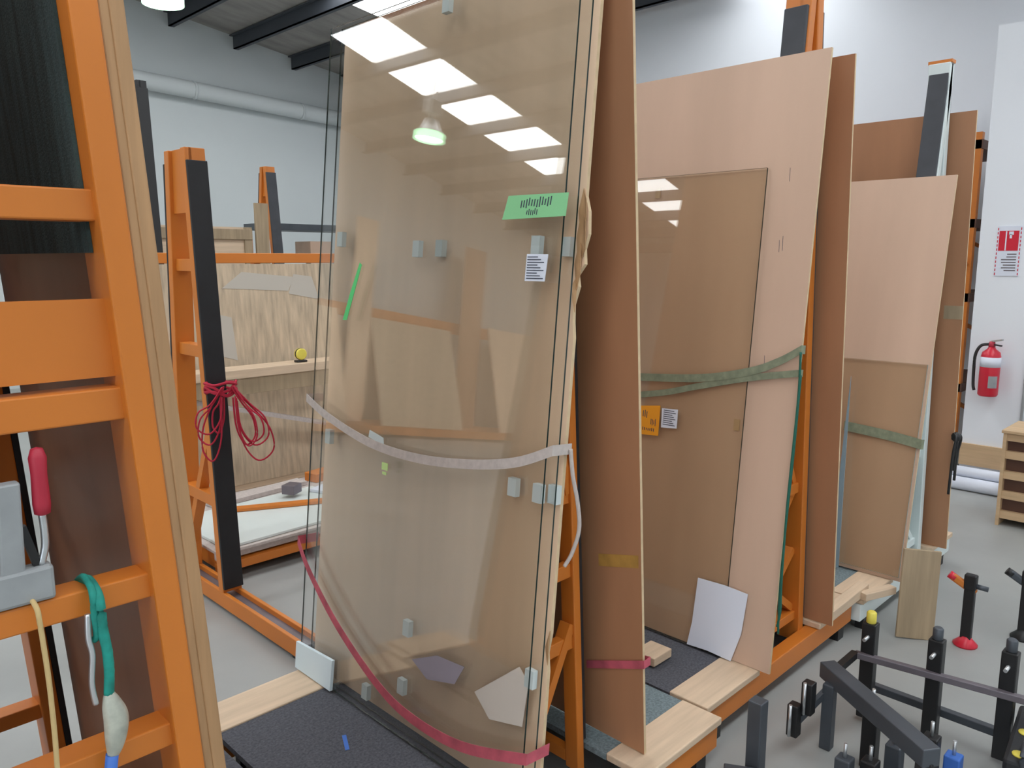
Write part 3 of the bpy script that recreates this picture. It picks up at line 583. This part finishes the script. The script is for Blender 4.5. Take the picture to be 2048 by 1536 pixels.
tag(MB().tube(curve_pts([(.374,1.366,1.17),(.371,1.362,1.13),(.374,1.36,1.10),(.370,1.362,1.05),(.374,1.364,1.01)], 6), .005, 7).build('wire_tie', 'zinc'), 'pale grey wire tie hanging beside the teal strap', 'cord')
tag(MB().tube(curve_pts([(.296,1.462,1.17),(.300,1.43,1.208),(.302,1.37,1.205),(.304,1.362,1.17),(.308,1.362,1.08),(.309,1.363,.98),(.307,1.364,.86)], 6), .0042, 7).build('twine', 'twine'), 'beige twine hanging from the lower bar at the left edge', 'cord')

# ------------------------------------------------------------------ steel clamping frame on the floor at the right
t = thing('clamping_frame', 'dark steel clamping frame standing low on the concrete floor', 'frame', (2.8, .85, 0))
MB().bar((2.72,1.09,.27), (2.42,.64,.27), .06, .06).build('main_beam', 'steel', t, .004)
MB().bar((2.90,1.06,.27), (3.02,.30,.27), .025, .025).build('slide_rail', 'steelm', t, .003)
MB().bar((3.06,1.06,.08), (3.06,.30,.08), .03, .03).build('slide_rail', 'steel', t, .003)
MB().bar((2.20,1.20,.05), (2.55,.60,.05), .05, .05).build('foot_beam', 'steel', t, .004)
MB().bar((2.30,1.14,.045), (2.30,1.14,.30), .05, .05).build('leg', 'steel', t, .004)
MB().bar((2.44,.66,.05), (2.44,.66,.25), .05, .05).build('leg', 'black', t, .004)
MB().bar((2.66,1.05,.0), (2.66,1.05,.25), .04, .04).build('leg', 'steel', t, .004)
MB().bar((2.90,1.06,.27), (2.69,1.06,.27), .025, .025).build('tie', 'black', t)
for (x, y, h) in ((2.93,1.02,.40), (2.965,.80,.40), (3.005,.58,.42)):
    MB().box(x-.022, x+.022, y-.025, y+.025, .02, h).build('clamp_head', 'black', t, .004)
    MB().tube([(x-.06,y,h-.05),(x+.05,y,h-.05)], .007, 8).build('screw', 'zinc', t)
    MB().lathe([(.016,0),(.018,.004),(.018,.04),(.012,.046)], (x,y,h-.001), 12).build('knob', 'yellow' if y > 1 else 'steel', t)
for (x, y, z) in ((2.60,1.10,.20), (2.56,1.13,.12)):
    MB().box(x-.02, x+.02, y-.02, y+.02, z-.06, z+.06).build('jaw', 'black', t, .004); MB().tube([(x-.035,y,z-.05),(x-.035,y,z+.07)], .006, 8).build('pin', 'zinc', t)
MB().bar((2.56,1.13,.10),(2.66,1.06,.22), .02, .02).build('link', 'steel', t)
for (x, y, h, mm) in ((2.44,.90,.14,'steel'), (2.50,.84,.13,'black'), (2.60,.80,.16,'steel'), (2.70,.72,.18,'black'), (2.74,.66,.12,'bluetape'), (2.66,.90,.24,'black')):
    MB().box(x-.025, x+.025, y-.025, y+.025, .0, h).build('stop_block', mm, t, .005); MB().tube([(x,y,h-.002),(x,y,h+.05)], .006, 8).build('pin', 'zinc', t)
# suction lifter with yellow spots at the corner
t = thing('suction_lifter', 'black suction lifter with yellow spots at the lower right corner', 'lifter', (2.90, .48, 0))
rz = Matrix.Rotation(math.radians(6), 4, 'Z')
o = MB().box(-.20, .20, -.055, .055, 0, .05).build('body', 'rubber', t, .012); o.matrix_local = Matrix.Translation((0, 0, .15)) @ rz
for i, a in enumerate((-.15, -.075, 0, .075, .15)):
    o = MB().lathe([(.021, 0), (.021, .004), (0, .005)], n=12).build('yellow_spot', 'yellow', t); o.matrix_local = Matrix.Translation((0, 0, .2)) @ rz @ Matrix.Translation((a, (-1)**i*.016, 0))
for dx in (-.12, .07):
    MB().lathe([(.055, 0), (.06, .01), (.045, .035), (.02, .06), (.02, .152)], (2.90+dx, .48, .0), 18).build('suction_cup', 'black', t)
o = MB().tube(curve_pts([(-.19, 0, .03), (-.21, 0, .08), (-.14, 0, .10), (-.07, 0, .08), (-.06, 0, .045)], 5), .011, 8).build('handle', 'steel', t); o.matrix_local = Matrix.Translation((0, 0, .15)) @ rz
o = MB().box(-.16, .10, -.004, .004, 0, .02).build('side_stripe', 'bluetape', t); o.matrix_local = Matrix.Translation((0, 0, .165)) @ rz @ Matrix.Translation((0, -.057, 0))
# bar clamps standing on the floor
def barclamp(x, y, hgt, tipm, label, ang=0):
    t = thing('bar_clamp', label, 'clamp', (x, y, 0), 'bar clamps standing on the floor'); T = lambda o: o
    MB().box(x-.016, x+.016, y-.022, y+.022, .03, hgt-.06).build('bar', 'black', t, .004)
    MB().bar((x-.02, y+.075, hgt-.02), (x+.012, y-.02, hgt-.085), .03, .034).build('handle', tipm, t, .008)
    MB().tube([(x-.02, y+.085, hgt-.015), (x-.016, y+.06, hgt-.03)], .018, 10).build('handle_end', 'red' if tipm == 'orange' else 'black', t)
    MB().box(x-.02, x+.02, y-.025, y+.025, hgt-.07, hgt).build('head', 'black', t, .006)
    MB().lathe([(.05, 0), (.052, .008), (.03, .03), (.018, .045)], (x, y, 0), 16).build('foot_pad', 'red' if tipm == 'orange' else 'black', t)
    MB().tube([(x, y-.02, hgt-.05), (x+.01, y-.07, hgt-.055)], .012, 8).build('screw', 'steel', t)
barclamp(3.87, .93, .34, 'orange', 'black bar clamp with orange handle and red foot')
barclamp(4.13, .76, .33, 'steel', 'all black bar clamp at the right edge')
# ------------------------------------------------------------------ right background
# pigeonhole box
t = thing('pigeonhole_box', 'pale plywood pigeonhole box with dark slots at the right edge', 'cabinet', (6.05, 1.0, 0)); zt = .625
for (a, b) in ((1.28, 1.30), (.60, .62)): MB().box(5.85, 6.25, a, b, 0, zt).build('side_panel', 'flash', t)
MB().box(5.84, 6.26, .59, 1.31, zt, zt+.02).build('top_panel', 'flash', t, .003); MB().box(6.23, 6.25, .62, 1.28, 0, zt).build('back_panel', 'darkwood', t)
for z in (.05, .185, .32, .455, .575): MB().box(5.86, 6.23, .62, 1.28, z, z+.045 if z > .5 else z+.05).build('shelf', 'flash', t)
for z in (.10, .235, .37, .505): MB().box(5.90, 6.23, .62, 1.28, z, z+.07 if z > .5 else z+.085).build('slot_shade', 'darkwood', t)  # dark blocks fill the open slots, their shade put in as colour
# white rolls lying along the skirting
for i, (y, r, x) in enumerate(((1.52, .05, 6.70), (1.50, .05, 6.59), (1.54, .04, 6.645))):
    z = r if i < 2 else .13
    m = MB(); m.tube([(x, y-.55, z), (x, y+.30, z)], r, 14); o = m.build('paper_roll', 'paper'); tag(o, ['white paper roll against the skirting', 'white paper roll in front of the other roll', 'thin white roll resting on the two rolls'][i], 'roll', 'paper rolls by the skirting')
    MB().tube([(x, y+.299, z), (x, y+.304, z)], r*.4, 10).build('core', 'flash', o)
# fire extinguisher
ex, ey = 6.74, 1.63
t = thing('fire_extinguisher', 'red fire extinguisher hanging on the white partition', 'extinguisher', (ex, ey, .72))
MB().lathe([(.0, .0), (.06, .002), (.068, .015), (.068, .30), (.06, .335), (.03, .36), (.022, .375)], (ex, ey, .72), 24).build('cylinder', 'red', t)
MB().lathe([(.0688, .225), (.0688, .30)], (ex, ey, .72), 24).build('white_band', 'paper', t)
m = MB(); n = 9; a0, a1 = math.radians(190), math.radians(245)
ring = [(ex+.0692*math.cos(lerp(a0,a1,i/n)), ey+.0692*math.sin(lerp(a0,a1,i/n))) for i in range(n+1)]
for i in range(n):
    m.bm.faces.new([m.bm.verts.new(p) for p in ((*ring[i], .79), (*ring[i+1], .79), (*ring[i+1], .88), (*ring[i], .88))])
m.build('instruction_label', 'greym', t)
MB().lathe([(.022, 0), (.024, .02), (.018, .045), (0, .05)], (ex, ey, 1.09), 14).build('valve', 'redh', t)
MB().bar((ex, ey+.005, 1.135), (ex-.03, ey-.075, 1.155), .018, .012).build('lever', 'zinc', t); MB().bar((ex, ey, 1.115), (ex-.03, ey-.07, 1.11), .018, .01).build('carry_handle', 'black', t)
MB().tube(curve_pts([(ex, ey+.02, 1.115), (ex-.02, ey+.07, 1.10), (ex-.03, ey+.098, 1.03), (ex-.03, ey+.10, .92), (ex-.03, ey+.095, .80), (ex-.03, ey+.085, .76)], 6), .011, 8).build('hose', 'black', t)
MB().box(ex+.05, 6.82, ey-.03, ey+.03, .95, 1.0).build('wall_bracket', 'greym', t)
# sign above it
t = thing('safety_sign', 'red and white fire extinguisher sign on the partition', 'sign', (6.815, 1.60, 1.80))
MB().box(6.812, 6.8195, 1.525, 1.680, 1.625, 1.99).build('plate', 'paper', t)
MB().box(6.8105, 6.812, 1.54, 1.668, 1.81, 1.955).build('red_panel', 'red', t)
m = MB(); m.box(6.8095, 6.8105, 1.618, 1.626, 1.812, 1.953).box(6.8095, 6.8105, 1.575, 1.605, 1.925, 1.95).box(6.8095, 6.8105, 1.585, 1.60, 1.90, 1.93); m.build('extinguisher_symbol', 'paper', t)
m = MB()
for (a, b) in ((1.525, 1.531), (1.674, 1.680)): 
    for k in range(12): m.box(6.811, 6.812, a, b, 1.63+k*.03, 1.63+k*.03+.018)
m.build('border', 'red', t)
m = MB(); rr = random.Random(3)
for k in range(7):
    z = 1.66+k*.02; m.box(6.811, 6.812, 1.545, 1.545+rr.uniform(.06, .12), z, z+.008)
m.build('small_print', 'steelm', t)
# tall orange pallet rack behind the partition corner
t = thing('pallet_rack', 'tall orange pallet rack glimpsed beside the white partition', 'rack', (7.6, 2.4, 0))
for x in (7.25, 8.2):
    for y in (1.96, 3.6): MB().box(x, x+.06, y, y+.06, 0, 2.75).build('upright', 'orange', t)
    for z in (.3, 1.05, 1.8): MB().bar((x+.03, 2.02, z), (x+.03, 3.6, z+.72), .03, .05, (1,0,0)).build('brace', 'orange', t)
for z in (.65, 1.40, 2.0, 2.62): MB().box(7.25, 8.26, 1.95, 3.66, z, z+.07).build('shelf', 'darkwood', t)
for z in (.3, .95, 1.7): MB().bar((7.24, 1.99, z), (7.24, 2.35, z+.62), .03, .04, (1,0,0)).build('brace', 'orange', t)
